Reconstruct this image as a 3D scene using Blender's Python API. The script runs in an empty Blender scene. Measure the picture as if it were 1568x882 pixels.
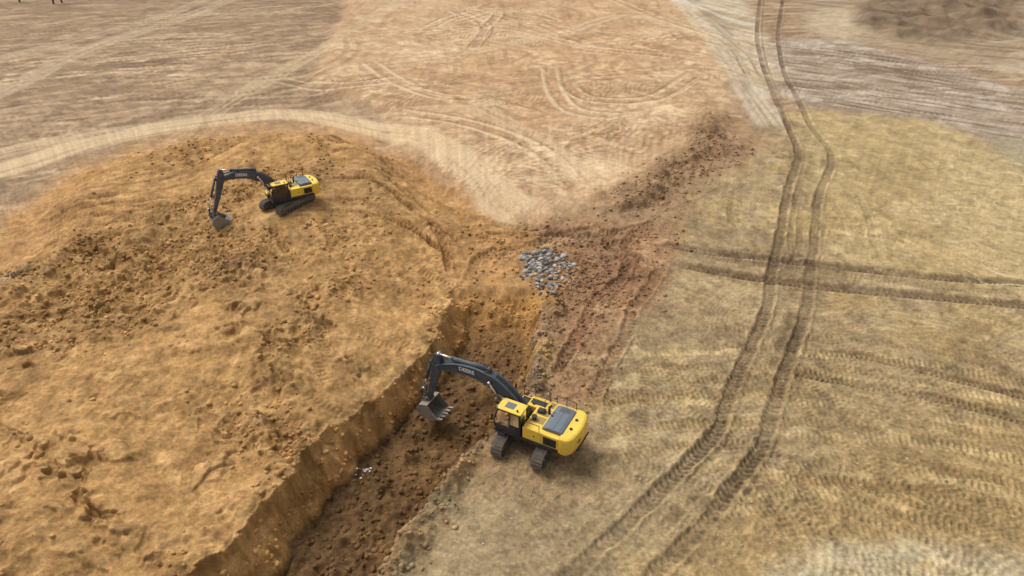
import bpy, math, random
import numpy as np
from mathutils import Vector, Matrix
random.seed(4); rng=np.random.default_rng(11)
CAMH=30.0; PITCH=math.radians(32.0); SP,CP=math.sin(PITCH),math.cos(PITCH)
K=0.83
scene=bpy.context.scene

# ---- survey plan -> metres on the site (levels z in metres) -------------
def site(u,v,z=0.0):
    a=(u-784)/1045.0; b=(v-441)/1045.0
    t=(CAMH-z)/(SP+CP*b)
    return (a*t,(CP-SP*b)*t)
def sites(l,z=0.0): return np.array([site(u,v,z) for u,v in l])
GAIN=np.array([1.03,1.0,.91])
def lin(rgb):
    c=np.array(rgb,float)/255.0
    return np.where(c<=.04045,c/12.92,((c+.055)/1.055)**2.4)*K*GAIN
def sm(a,b,x):
    t=np.clip((x-a)/(b-a),0,1); return t*t*(3-2*t)

# ---- terrain grid -------------------------------------------------------
yn=np.linspace(0.47,-0.435,920)
ymid=CAMH*(CP-SP*yn)/(SP+CP*yn)
y_near=np.linspace(-80,ymid[0],40)[:-1]
y_far=ymid[-1]*np.geomspace(1,14,60)[1:]
Yr=np.concatenate([y_near,ymid,y_far]); NR=len(Yr)
sd=np.linspace(-1.1,1.1,1350); so=1.1*np.geomspace(1,9,50)[1:]
S=np.concatenate([-so[::-1],sd,so]); NC=len(S)
Wr=0.75*(CP*np.maximum(Yr,4)+SP*CAMH)
X=S[None,:]*Wr[:,None]; Y=np.repeat(Yr[:,None],NC,1)
rowsp=np.gradient(Yr)[:,None]
TAB=[rng.random((256,256)).astype(np.float32) for _ in range(8)]
def vn(x,y,seed=0):
    T=TAB[seed%8]; a=seed*0.7; ca,sa=math.cos(a),math.sin(a)
    x,y=x*ca-y*sa+seed*13.7,x*sa+y*ca+seed*7.1
    xi=np.floor(x); yi=np.floor(y); fx=x-xi; fy=y-yi
    xi=xi.astype(np.int64)&255; yi=yi.astype(np.int64)&255
    x1=(xi+1)&255; y1=(yi+1)&255
    fx=fx*fx*fx*(fx*(fx*6-15)+10); fy=fy*fy*fy*(fy*(fy*6-15)+10)
    return (T[yi,xi]*(1-fx)+T[yi,x1]*fx)*(1-fy)+(T[y1,xi]*(1-fx)+T[y1,x1]*fx)*fy-0.5
def oct_(lam,seed):          # one octave, faded where the mesh cannot carry it
    wgt=np.clip(lam/(1.6*rowsp)-0.3,0,1)
    return vn(X/lam,Y/lam,seed)*wgt*2
def fbm(lams,amps,seed):
    r=0
    for i,(l,a) in enumerate(zip(lams,amps)): r=r+a*oct_(l,seed+i)
    return r
n20=fbm([24,11],[1,.5],1); n6=fbm([6,2.7],[1,.5],3); n1=fbm([1.3,.6,.3],[1,.6,.4],5)
n05=fbm([.45,.22],[1,.7],9)
WX=X+1.6*oct_(9,21)+.6*oct_(2.5,22)+.22*oct_(.8,23); WY=Y+1.6*oct_(9,25)+.6*oct_(2.5,26)+.22*oct_(.8,27)

def seglist(P): return list(zip(P[:-1],P[1:]))
def poly_sdf(P,xx,yy):      # positive inside
    D=np.full(xx.shape,1e9); ins=np.zeros(xx.shape,bool)
    n=len(P)
    for i in range(n):
        ax,ay=P[i]; bx,by=P[(i+1)%n]
        dx,dy=bx-ax,by-ay; L=dx*dx+dy*dy+1e-9
        t=np.clip(((xx-ax)*dx+(yy-ay)*dy)/L,0,1)
        D=np.minimum(D,(xx-ax-t*dx)**2+(yy-ay-t*dy)**2)
        if abs(dy)>1e-9:
            c=((ay>yy)!=(by>yy))&(xx<(yy-ay)/dy*dx+ax); ins^=c
    return np.where(ins,1,-1)*np.sqrt(D)
def region(l,soft=1.0,z=0,warp=True):
    P=sites(l,z); d=poly_sdf(P,WX if warp else X,WY if warp else Y)
    return sm(-soft,soft,d),d

# ---- macro height ------------------------------------------------------
H=np.zeros_like(X)+.12*n20
mound_l=[(-700,1100),(-330,560),(-60,430),(20,350),(90,272),(190,236),(330,212),(470,206),(560,216),(640,254),(715,314),(790,356),(800,388),(745,425),(715,450),
         (720,520),(640,640),(560,730),(480,820),(400,910),(300,1100)]
mP=sites(mound_l)
md=poly_sdf(mP,WX,WY)
def pl_dist(P,xx,yy):
    D=np.full(xx.shape,1e9)
    for (ax,ay),(bx,by) in seglist(P):
        dx,dy=bx-ax,by-ay; L=dx*dx+dy*dy+1e-9
        t=np.clip(((xx-ax)*dx+(yy-ay)*dy)/L,0,1)
        D=np.minimum(D,(xx-ax-t*dx)**2+(yy-ay-t*dy)**2)
    return np.sqrt(D)
do=pl_dist(mP[:14],WX,WY)
# trench lines, as x(y)
def xline(l,z):
    P=sites(l,z); P=P[np.argsort(P[:,1])]; return P
ZT=1.0; ZF=-2.1
LT=xline([(692,448),(672,500),(622,556),(544,614),(456,695),(380,788),(290,882),(165,1010),(25,1150)],ZT)
LB=xline([(716,530),(690,572),(640,632),(572,705),(488,800),(416,890),(300,1010),(180,1150)],ZF)
RB=xline([(800,545),(788,605),(755,660),(706,715),(655,775),(610,840),(584,890),(524,1010),(470,1150)],ZF)
RT=xline([(832,440),(826,500),(812,560),(784,640),(716,702),(664,758),(616,828),(582,882),(522,1010),(450,1150)],0)
ewr=.34*oct_(2.2,31)+.45*oct_(5,33)+.30*oct_(.9,32)+.12*oct_(.4,30)
ewl=.34*oct_(2.6,37)+.50*oct_(6,38)+.26*oct_(1.1,39)+.12*oct_(.45,29)
def xi(P): return np.interp(Yr,P[:,1],P[:,0])[:,None]
xlt=xi(LT)+ewl; xlb=np.maximum(xi(LB)+ewl*.4+.5*oct_(1.6,28)+.7*oct_(4,36),xlt+1.5); xrt=xi(RT)+ewr; xrb=np.minimum(xi(RB)+ewr*.8,xrt-.7)
yend=site(760,438)[1]+.7*oct_(3,35)+.3*oct_(1,34)
endf=sm(0,1,(yend-Y)/3.8)**.75
past=sm(-.5,.5,yend-Y)
flo=ZF+.28*oct_(3,36)+.16*n1
M_in=sm(-.5,.5,md)*np.where(Y<yend,(X<xlt+.1),1)
dt=np.maximum(0,xlt-X)
side=ZT+1.45*sm(0,11,dt)-.25*np.exp(-(dt/.5)**2)
mdome=sm(0,8.5,do)
H=H+side*mdome*M_in+M_in*(.46*oct_(9,41)+.26*oct_(4.5,42))*sm(0,6,do)
tl=np.clip((X-xlt)/(xlb-xlt),0,1); tr=np.clip((xrt-X)/(xrt-xrb),0,1)
intr=((X>xlt)&(X<xrt))
tlw=np.clip(tl+(.16*oct_(1.4,43)+.10*oct_(.6,44))*np.sin(np.pi*tl),0,1)
prof=np.minimum(tlw**.9,tr**.6)
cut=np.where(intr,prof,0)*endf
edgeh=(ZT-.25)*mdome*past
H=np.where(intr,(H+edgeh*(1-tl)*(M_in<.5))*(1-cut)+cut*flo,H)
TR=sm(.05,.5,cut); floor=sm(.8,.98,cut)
de=X-xrt; lipz=sm(10,20,Y)*sm(0,1,(yend-Y)/3)
H=H+.34*np.exp(-((de-.7)/.8)**2)*lipz*(1+.9*n1)
plat,dpl=region([(560,-60),(1010,-60),(1110,60),(1130,150),(1090,215),(1020,275),(930,318),(830,345),(700,300),(620,200),(480,120)],2.5)
H=H+.9*plat*(1-M_in)
step,dst=region([(925,322),(960,290),(1040,252),(1085,180),(1115,185),(1135,235),(1090,285),(1010,320)],2.8)
H=H+step*(.45*np.abs(fbm([3,1.3,.6],[1,.6,.3],55))+.30+.25*n6)
pile,_=region([(1310,10),(1380,-10),(1560,-10),(1568,45),(1460,62),(1370,60),(1320,40)],4.0)
H=H+pile*(.7+.9*fbm([9,4,2],[1,.6,.4],61))
junc,_=region([(720,345),(860,338),(1000,342),(1045,392),(1010,450),(940,520),(880,600),(830,640),(815,540),(835,440),(760,425),(715,440)],2.0)
E1=(1.15,30.5); E2=(-20.9,58.2); Z1=.12; Z2=2.75
w_=1-sm(2.6,6.0,np.hypot(X-E2[0],Y-E2[1])); H=H*(1-w_)+Z2*w_
w_=(1-sm(2.2,4.2,np.hypot(X-E1[0]-.2,Y-E1[1])))*sm(-.2,.2,X-xrt); H=H*(1-w_)+Z1*w_

# ---- roughness of the surface ------------------------------------------
A=.08+0*X
mr_=M_in*(.22+.60*sm(0,7,do)*sm(-1.0,.4,n20+.6*n6))
A=np.maximum(A,mr_)
A=np.maximum(A,TR*.5); A=np.maximum(A,step*.65); A=np.maximum(A,pile*.6); A=np.maximum(A,junc*.32)
lip=np.exp(-((de-.5)/1.2)**2)*lipz; A=np.maximum(A,.7*lip)
for cx,cy,r in ((E2[0],E2[1],3.0),(E1[0],E1[1],2.6)):
    A=A*(.25+.75*sm(r,r+2.2,np.hypot(X-cx,Y-cy)))
smooth_slope,_=region([(500,215),(640,260),(730,340),(735,400),(700,440),(640,520),(560,560),(540,450),(560,350),(500,330),(480,260)],2.4,1.5)
A=A*(1-.6*smooth_slope)
west_flank,_=region([(-60,440),(90,275),(330,215),(480,210),(480,260),(300,320),(120,380)],2.4,1.0)
A=A*(1-.5*west_flank)
wall=((tl>0)&(tl<1)&intr)*endf
A=A*(1-.30*wall)
clod=fbm([2.3,1.1,.55,.28],[.17,.18,.16,.11],71)
bil=.30-np.abs(fbm([1.7,.8,.4],[.34,.22,.11],65))
H=H+A*(clod+.30*(.5-np.abs(fbm([3.4,1.5],[.7,.5],81)))*oct_(7,85)+.65*bil)*1.15
H=H-A*.14*sm(.3,.75,oct_(1.9,88)+.4*oct_(.7,89))
H=H+wall*(.18*oct_(.5,91)+.20*oct_(1.1,45))

# ---- albedo ------------------------------------------------------------
C=np.empty(X.shape+(3,)); C[:]=lin((162,137,112)); WET=np.zeros_like(X)+.05
def paint(m,rgb,a=1.0,wet=None):
    global C,WET
    m=np.clip(m*a,0,1); C+= (lin(rgb)-C)*m[...,None]
    if wet is not None: WET+= (wet-WET)*m
def strk(ang,lw,ll,seed):     # directional drag streaks
    ca,sa=math.cos(ang),math.sin(ang); u=(X*ca+Y*sa); v=(-X*sa+Y*ca)+1.5*oct_(14,seed+3)
    wgt=np.clip(lw/(1.2*rowsp*abs(ca)+.15)-.3,0,1)
    return vn(u/ll,v/lw,seed)*2*wgt
def wash(mask,ang,lam,amp,rgb,a,seed):   # grouser corduroy in patches
    global H
    ph=2*math.pi*(X*math.cos(ang)+Y*math.sin(ang)+2.2*oct_(9,seed)+.6*oct_(2.5,seed+1))/lam
    cy_=np.clip(lam/(2.1*rowsp*max(.25,abs(math.sin(ang))))-.35,0,1)
    s=(.5+.5*np.sin(ph))*cy_; pm=mask*sm(.2,.6,oct_(7,seed+2)+.4*oct_(2,seed+3)+.2*n1)
    H+=amp*s*pm; paint(pm*s,rgb,a)
# upper left
paint(sm(-.2,.9,n6+.6*n20),(142,117,93),.7)
paint(sm(.25,.9,n6*.7+.5*oct_(3,90)),(188,162,132),.6)
paint(region([(-200,-80),(520,-80),(420,60),(150,90),(-200,70)],8)[0],(148,125,101),.5)
paint(sm(.15,.7,strk(.15,1.6,11,11)),(196,171,141),.5)
paint(sm(.15,.7,strk(.25,1.3,9,13)),(124,102,81),.5)
paint(sm(.3,.8,strk(.6,1.0,9,14)),(202,177,147),.4)
paint(sm(.2,.7,oct_(2.2,12)+.5*oct_(1.1,15)),(120,98,77),.45)
# plateau
paint(plat,(196,165,133)); 
paint(plat*sm(-.1,.9,n6+.5*n20),(180,146,112),.7)
paint(plat*sm(.3,1.0,oct_(5,93)+.5*n1),(215,189,157),.7)
paint(region([(620,120),(800,60),(900,-10),(1010,10),(980,120),(800,230),(640,190)],6)[0],(193,155,117),.5)
paint(plat*sm(.15,.7,strk(2.5,.9,7,17)),(221,195,162),.5); paint(plat*sm(.15,.7,strk(.4,.8,6,18)),(156,123,93),.4)
paint(plat*sm(.2,.8,strk(1.6,.8,6,19)),(150,119,91),.35)
wash(plat,1.9,1.0,.05,(150,118,88),.55,130); wash(plat,1.1,.9,.05,(223,198,166),.5,135); wash(plat,2.7,.8,.04,(146,115,86),.5,140)
# field (east)
field,_=region([(1232,160),(1175,190),(1120,260),(1040,330),(990,350),(880,420),(840,520),(780,640),(640,760),(560,900),(480,1100),(2100,1100),(2100,320),(1600,245),(1440,192)],1.6)
paint(field,(164,144,112))
paint(field*sm(-.1,.8,n6+.5*n20),(147,127,97),.7)
paint(field*sm(.1,.8,oct_(7,95)+.5*oct_(2,96)+.3*n1),(182,157,111),.65)
paint(field*sm(.2,.9,oct_(4,94)+.5*n1),(177,160,130),.5)
paint(field*sm(.35,.9,oct_(3,111)+.5*oct_(1,112)),(128,109,86),.5)
yel,_=region([(1235,165),(1440,195),(1600,250),(1900,330),(1900,480),(1480,435),(1300,400),(1262,330),(1255,230)],3.0)
paint(yel,(182,160,116),.8,.38)
paint(yel*sm(.1,.8,oct_(9,97)+.4*oct_(3,98)),(168,146,106),.7)
paint(yel*sm(.2,.9,oct_(6,92)+.4*n1),(198,178,138),.5)
paint(yel*sm(.2,.8,strk(1.9,1.1,9,33)),(150,128,94),.35)
eastp,_=region([(1450,215),(1620,250),(1700,500),(1560,480),(1480,420),(1430,330)],3)
paint(eastp,(190,169,130),.5,.55)
wash(field*(1-yel),.9,.42,.02,(134,114,86),.4,150); wash(field*(1-yel),1.5,.5,.02,(138,117,90),.4,160); wash(field*(1-yel),2.4,.45,.02,(192,169,128),.3,175)
# gray sheet NE
gre,_=region([(1165,70),(1200,58),(1300,62),(1420,95),(1700,170),(1900,260),(1600,250),(1440,190),(1232,160),(1190,130)],2.2)
paint(gre,(168,151,135)); paint(gre*sm(.0,.8,n6+.4*n1),(138,119,100),.8); paint(gre*sm(.25,.8,oct_(4,99)+.5*oct_(1.6,100)),(192,178,165),.7,.2)
paint(gre*sm(.1,.6,strk(2.6,.9,8,22)),(116,97,80),.7); paint(gre*sm(.2,.7,strk(2.5,.8,7,23)),(200,187,175),.5)
ne,_=region([(1220,-60),(1900,-60),(1900,180),(1568,120),(1440,90),(1300,62),(1230,40)],3)
paint(ne,(165,146,123),.9); paint(ne*sm(.1,.7,strk(2.6,1.4,12,24)),(126,107,88),.6); paint(ne*sm(.2,.7,strk(.3,1.4,12,25)),(190,174,152),.6)
paint(region([(1240,20),(1300,10),(1330,50),(1290,60),(1240,55)],3)[0],(196,179,154),.6)
paint(pile,(130,110,91),.8); paint(pile*sm(.1,.7,oct_(4,113)),(98,81,66),.6); paint(pile*sm(.2,.8,oct_(3,114)),(152,133,112),.5)
lt,_=region([(960,-40),(1130,-40),(1160,40),(1190,130),(1150,150),(1120,80),(1060,30)],2.5)
paint(lt,(193,177,154),.85); paint(lt*sm(.0,.8,n6+.4*n1),(158,137,111),.6); paint(lt*sm(.1,.6,strk(2.1,.9,10,26)),(214,203,186),.6)
puddle,_=region([(1490,200),(1640,218),(1640,290),(1560,258),(1525,230)],1.6)
paint(puddle,(160,149,124),.7,.6)
# SE
se,_=region([(1080,900),(1180,760),(1300,690),(1700,640),(2200,700),(2200,1100),(1000,1100)],3.0)
paint(se,(178,153,110),.8); paint(se*sm(.1,.9,n6),(156,133,95),.6)
paint(se*sm(.2,.9,oct_(3,115)+.5*n1),(194,169,124),.5)
sep,_=region([(1230,905),(1300,862),(1420,846),(1540,862),(1640,900),(1700,1000),(1200,1000)],1.2)
paint(sep,(200,189,163),.8,.5)
paint(region([(560,900),(650,770),(760,720),(900,740),(1000,700),(1080,690),(900,900)],1.8)[0],(160,143,115),.5)
wash(se,2.0,.5,.03,(142,120,84),.45,165)
# bank + junction
paint(junc,(162,127,97)); paint(junc*sm(0,.8,n6+.6*n1),(136,103,77),.8); paint(junc*sm(.2,.9,oct_(3,101)+.5*oct_(1,102)),(193,158,124),.7)
bk,_=region([(820,345),(960,282),(1060,215),(1085,150),(1190,215),(1120,275),(1020,340),(880,372)],2.4)
paint(bk,(168,137,106),.7); paint(step,(154,124,96),.6); paint(step*sm(0,.7,n1),(122,96,72),.6)
paint(step*sm(.1,.7,oct_(2,107)),(184,153,121),.7)
# mound
fr=region([(-90,450),(10,330),(80,255),(190,215),(330,190),(470,186),(570,198),(680,270),(800,345),(780,440),(-100,900)],2.0)[0]
paint(fr*(1-field),(186,149,110),.8)
paint(region([(660,405),(790,400),(850,425),(846,470),(780,470),(660,470)],1.2)[0],(178,138,92),.9)
paint(M_in,(184,145,97)); paint(M_in*sm(-.1,.9,n6+.5*n20),(170,130,83),.65); paint(M_in*sm(.1,.8,n1+.4*n6),(199,162,114),.55)
paint(M_in*sm(.15,.9,oct_(8,105)+.5*oct_(3,106)),(158,126,87),.55)
paint(M_in*sm(.3,.9,oct_(1.6,116)+.6*oct_(.7,117)),(142,109,72),.4)
paint(M_in*sm(9,0,do),(190,146,100),.5)
paint(M_in*np.exp(-(dt/1.3)**2)*past*sm(-.6,.3,n1),(202,163,112),.7)
# trench
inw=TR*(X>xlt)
paint(inw,(156,118,75)); paint(wall*sm(1.0,.55,tl)*(X<.5*(xlt+xrt)),(200,157,103),.95)  # left cut face: lit look painted into its colour, fading toward the base
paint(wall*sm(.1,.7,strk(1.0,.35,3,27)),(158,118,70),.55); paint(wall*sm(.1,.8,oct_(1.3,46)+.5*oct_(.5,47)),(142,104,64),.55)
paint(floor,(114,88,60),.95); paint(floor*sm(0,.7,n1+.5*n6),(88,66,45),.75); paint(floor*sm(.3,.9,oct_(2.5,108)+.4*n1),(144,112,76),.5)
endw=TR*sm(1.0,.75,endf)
paint(endw,(198,152,96),.9); paint(endw*sm(.1,.7,oct_(1.2,109)),(156,116,72),.6)  # end wall: light on it is painted in as paler ochre
paint(inw*sm(9,2,yend-Y),(180,138,86),.55)  # lit look of the trench near its end, also painted into the colour
paint(lip*(X>xrt)*sm(-.4,.5,n1),(148,117,82),.7)
paint(lip*(X>xrt)*sm(.2,.9,oct_(2.2,110)),(194,157,103),.7)
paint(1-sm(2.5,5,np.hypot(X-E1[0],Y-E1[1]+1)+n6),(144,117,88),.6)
# fine mottling everywhere
mott=vn(X/.16,Y/.16,4)*np.clip(.16/(1.1*rowsp)-.1,0.35,1)
mo2=vn(X/(.12+rowsp*.9),Y/(.12+rowsp*.9),6)
C*= (1+.15*n1+.18*n05+.22*mott+.20*mo2)[...,None]

# ---- strokes (wheel ruts, crawler marks, haul roads) ---------------------
def smooth(P,n=7):
    P=np.asarray(P,float)
    if len(P)<3: return np.array([P[0]+(P[-1]-P[0])*t for t in np.linspace(0,1,n)])
    Q=np.vstack([2*P[0]-P[1],P,2*P[-1]-P[-2]]); out=[]
    for i in range(1,len(Q)-2):
        for t in np.linspace(0,1,n,endpoint=False):
            a,b,c,d=Q[i-1:i+3]
            out.append(.5*((2*b)+(-a+c)*t+(2*a-5*b+4*c-d)*t*t+(-a+3*b-3*c+d)*t**3))
    out.append(P[-1]); return np.array(out)
def offset(P,o):
    T=np.gradient(P,axis=0); T/=np.linalg.norm(T,axis=1)[:,None]+1e-9
    return P+np.stack([-T[:,1],T[:,0]],1)*o
def field_of(P,w):
    ys=P[:,1]
    r0=max(0,np.searchsorted(Yr,ys.min()-w)-1); r1=min(NR,np.searchsorted(Yr,ys.max()+w)+1)
    if r1-r0<2: return None
    wv=Wr[r0:r1]; 
    smin=min((P[:,0].min()-w)/wv.min(),(P[:,0].min()-w)/wv.max()); smax=max((P[:,0].max()+w)/wv.min(),(P[:,0].max()+w)/wv.max())
    c0=max(0,np.searchsorted(S,smin)-1); c1=min(NC,np.searchsorted(S,smax)+1)
    if c1-c0<2: return None
    D=np.full((r1-r0,c1-c0),1e9); T=np.zeros_like(D); acc=0
    for (ax,ay),(bx,by) in seglist(P):
        L=math.hypot(bx-ax,by-ay)
        a0=max(r0,np.searchsorted(Yr,min(ay,by)-w)-1); a1=min(r1,np.searchsorted(Yr,max(ay,by)+w)+1)
        if a1>a0 and L>1e-6:
            wv=Wr[a0:a1]; xl,xh=min(ax,bx)-w,max(ax,bx)+w
            b0=max(c0,np.searchsorted(S,min(xl/wv.min(),xl/wv.max()))-1); b1=min(c1,np.searchsorted(S,max(xh/wv.min(),xh/wv.max()))+1)
            if b1>b0:
                sx=X[a0:a1,b0:b1]-ax; sy=Y[a0:a1,b0:b1]-ay
                dx,dy=(bx-ax)/L,(by-ay)/L
                t=np.clip(sx*dx+sy*dy,0,L); lat=(sy*dx-sx*dy)
                d=np.hypot(sx-t*dx,sy-t*dy)
                sub=D[a0-r0:a1-r0,b0-c0:b1-c0]; tt=T[a0-r0:a1-r0,b0-c0:b1-c0]
                k=d<np.abs(sub); sub[k]=(np.where(lat<0,-1,1)*d)[k]; tt[k]=(acc+t)[k]
        acc+=L
    return (slice(r0,r1),slice(c0,c1)),D,T,acc
NSL=oct_(5,120)
def rut(P,w=.6,depth=.08,rgb=(112,92,72),a=.7,period=.32,chev=1.5,cle=.5,wob=.12,wet=None,berm=.5,fmin=.3,ends=1.5):
    r=field_of(P,w*2.2+.4)
    if r is None: return
    sl,D,T,L=r
    D=D+wob*n1[sl]*.6
    q=np.abs(D)/(w*.5); m=sm(1.3,.75,q)
    fade=sm(0,ends,T)*sm(0,ends,L-T)*np.clip(.8+.7*NSL[sl],fmin,1)
    carry=np.clip(period/(2.0*rowsp[sl[0]])-.3,0,1)
    c=(.5+.5*np.sin(2*math.pi*(T/period+chev*np.abs(D))))*carry
    H[sl]+= -depth*m*fade*(1-.55*c*cle*2)+berm*depth*np.exp(-((q-1.5)/.35)**2)*fade*(.7+.6*n1[sl])
    mm=(m*fade*a*(1-cle*c)*np.clip(.9+.5*n1[sl],.4,1.1))[...,None]
    C[sl]+=(lin(rgb)*(1+.25*n05[sl]+.15*n1[sl]+.3*mo2[sl])[...,None]-C[sl])*np.clip(mm,0,1)
    if wet is not None: WET[sl]+=(wet-WET[sl])*m*fade
def band(P,w,rgb,a,str_=.5,depth=0,seed=0):
    r=field_of(P,w)
    if r is None: return
    sl,D,T,L=r
    q=np.abs(D)/(w*.5)+.13*n6[sl]+.1*n1[sl]
    st=vn(D*2.2+40,T*.06,3)*1.2+vn(D*5+9,T*.12,5)*.8
    m=sm(1.15,.7,q)*np.clip(1+str_*st*1.8,0,1)*sm(0,3,T)*sm(0,3,L-T)
    C[sl]+=(lin(rgb)*(1+.25*mo2[sl])[...,None]-C[sl])*np.clip(m*a,0,1)[...,None]
    H[sl]+= -depth*sm(1.15,.7,q)+.03*st*sm(1.15,.7,q)
def S_(l,z=0,n=7): return smooth(sites(l,z),n)
# haul roads
band(S_([(-300,330),(0,262),(150,214),(320,186),(430,176),(520,186),(640,216),(715,262),(770,318),(815,345)]),5.2,(213,188,155),.9,.6)
band(S_([(-200,290),(0,235),(160,205),(320,182)]),4,(202,180,150),.6,.7)
band(S_([(300,190),(370,145),(470,88),(560,40),(640,-10)]),4,(198,176,145),.65,.8)
band(S_([(-150,180),(0,140),(150,70),(330,8),(420,-40)]),5,(192,172,146),.6,.9)
band(S_([(-200,120),(20,85),(260,20),(380,-30)]),4,(190,170,146),.5,.9)
band(S_([(520,185),(700,175),(760,190),(860,250),(900,300)]),3,(213,189,156),.5,.8)
band(S_([(690,90),(850,60),(960,30),(1080,60),(1200,70)]),4,(213,193,163),.55,.8)
band(S_([(1010,-20),(1090,60),(1140,130),(1190,200)]),5,(208,197,180),.6,.9)
band(S_([(940,-20),(1100,25),(1160,40)]),3,(212,204,191),.7,.8)
band(S_([(-100,510),(0,455),(70,412)],1.0),1.6,(210,187,153),.8,.4)
band(S_([(850,345),(900,300),(1000,250),(1060,215)]),3,(206,174,140),.4,.8)
band(S_([(700,280),(800,290),(900,275),(960,250)]),2.4,(218,196,164),.5,.8)
band(S_([(1230,130),(1212,150),(1205,130)]),2.2,(206,189,173),.6,.6)
for l in ([(640,60),(700,30),(780,20),(860,40)],[(840,110),(850,150),(880,180),(960,190)],[(860,130),(900,160),(1000,160),(1070,120)],
          [(560,100),(620,140),(700,160),(820,150)],[(420,120),(520,140),(620,130)],[(690,20),(740,45),(720,80)],[(700,40),(760,25),(730,60)],[(560,60),(760,48),(900,80),(1040,96)],[(900,-10),(1000,30),(1110,70),(1150,120)],[(600,180),(720,200),(820,240),(880,300)]):
    pp=S_(l); 
    for o_ in (-1.2,1.2):
        band(offset(pp,o_),.8,(222,202,171),.6,.9); rut(offset(pp,o_+.7),w=.5,depth=.06,rgb=(144,114,86),a=.6)
# crawler marks
def pair(P,g=2.4,**k):
    rut(offset(P,g/2),**k); rut(offset(P,-g/2),**k)
def arc(x,y,h,curv,L,n=12):
    pts=[(x,y)]
    for i in range(n):
        x+=math.cos(h)*L/n; y+=math.sin(h)*L/n; h+=curv*L/n; pts.append((x,y))
    return np.array(pts)
crawl=dict(w=.62,depth=.035,period=.34,chev=0,cle=.75,wob=.05,berm=.3)
def scatter_marks(poly,n,hs,rgb,a,Lr=(8,24),cv=.05,g=2.3,z=0,hsd=.35,single=False,**kw):
    P=sites(poly,z); k=0; tries=0
    while k<n and tries<4000:
        tries+=1
        x=rng.uniform(P[:,0].min(),P[:,0].max()); y=rng.uniform(P[:,1].min(),P[:,1].max())
        if poly_sdf(P,np.array([x]),np.array([y]))[0]<0: continue
        k+=1; d=dict(crawl); d.update(kw); L=rng.uniform(*Lr)
        if single and 'wj' in d: d['w']*=rng.uniform(.6,1.5)
        d.pop('wj',None)
        Q=arc(x,y,hs+rng.normal()*hsd,rng.normal()*cv,L)
        Q=Q-(Q.mean(0)-np.array([x,y])); aa=a*rng.uniform(.5,1)
        if single: rut(Q,rgb=rgb,a=aa,**d)
        else: pair(Q,g,rgb=rgb,a=aa,**d)
plat_poly=[(600,40),(1000,10),(1080,100),(1060,200),(940,300),(840,320),(720,240),(560,170)]
scatter_marks(plat_poly,34,2.4,(142,110,82),.7,w=.7,depth=.08,period=.7)
scatter_marks(plat_poly,26,.6,(223,198,166),.6,w=.7,depth=.05,period=.7)
scatter_marks(plat_poly,20,1.4,(146,114,85),.65,w=.8,depth=.08,period=.8,cv=.1)
ul=[(-100,60),(500,0),(560,120),(440,170),(0,220)]
scatter_marks(ul,34,.35,(118,96,76),.7,(14,45),.02,w=1.0,depth=.07,period=1.0)
scatter_marks(ul,26,.5,(208,185,154),.65,(10,40),.02,w=1.1,period=1.0)
scatter_marks([(-60,120),(300,60),(420,100),(300,170),(0,210)],26,.1,(214,191,160),.7,(3,8),.02,w=1.5,single=True,cle=.2)
scatter_marks([(200,60),(420,60),(420,100),(230,110)],7,.1,(196,152,112),.6,(3,7),.02,w=1.6,single=True,cle=.2)
fl=[(900,560),(1250,480),(1500,560),(1300,800),(900,860),(760,800)]
scatter_marks(fl,24,.9,(128,108,82),.7,(6,18),.06)
scatter_marks(fl,16,2.6,(192,169,126),.5,(5,16),.06)
scatter_marks(fl,16,.2,(128,108,82),.65,(6,16),.08)
scatter_marks([(1250,600),(1568,660),(1568,860),(1300,830),(1180,760)],18,2.5,(134,113,80),.65,(6,18),.05)
gp=[(1200,60),(1440,90),(1560,170),(1440,185),(1240,150)]
scatter_marks(gp,24,2.6,(116,97,80),.75,(8,26),.02,w=.9,depth=.07,period=.8)
scatter_marks(gp,14,2.7,(206,194,182),.5,(8,26),.02,w=.8,period=.8)
scatter_marks([(1240,200),(1440,230),(1540,480),(1280,380)],14,1.6,(154,131,94),.5,(6,20),.04)
scatter_marks([(1030,340),(1180,260),(1190,380),(1060,380)],10,1.8,(134,114,88),.5,(6,16),.04)
scatter_marks([(840,560),(980,420),(1150,430),(1100,600),(900,640)],14,.2,(136,110,84),.5,(4,12),.08)
scatter_marks([(1080,20),(1160,60),(1180,180),(1090,120)],10,1.7,(150,128,104),.6,(10,30),.01)
scatter_marks([(230,215),(540,205),(700,300),(560,270),(300,250)],18,.1,(154,117,77),.7,(6,16),.04,depth=.06)
scatter_marks([(60,330),(300,250),(420,240),(300,320),(120,380)],14,.15,(152,115,75),.7,(6,16),.04,z=1.2,depth=.08)
scatter_marks([(1280,440),(1568,500),(1568,600),(1280,540)],10,.0,(138,116,86),.55,(6,16),.04)
# concentric sweeps in the south-east corner
cx,cy=site(1420,1120)
for i,r in enumerate(np.arange(6,26,.95)):
    for rep in range(2):
        a0=rng.uniform(.4,1.7); a1=a0+rng.uniform(.3,.9)
        th=np.linspace(a0,a1,16); Q=np.stack([cx+r*1.5*np.cos(th)-1,cy+(r+rng.normal()*.3)*np.sin(th)],1)
        d=dict(crawl); d['w']=.75; d['depth']=.05
        rut(Q,rgb=[(142,119,82),(196,174,130)][i%3==0],a=.5,**d)
cx,cy=site(900,1150)
for i,r in enumerate(np.arange(7,17,1.1)):
    a0=rng.uniform(.4,.8); th=np.linspace(a0,a0+rng.uniform(.5,1.0),14)
    d=dict(crawl); d['w']=.7
    rut(np.stack([cx+r*np.cos(th),cy+r*np.sin(th)],1),rgb=(136,116,88),a=.55,**d)
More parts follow.
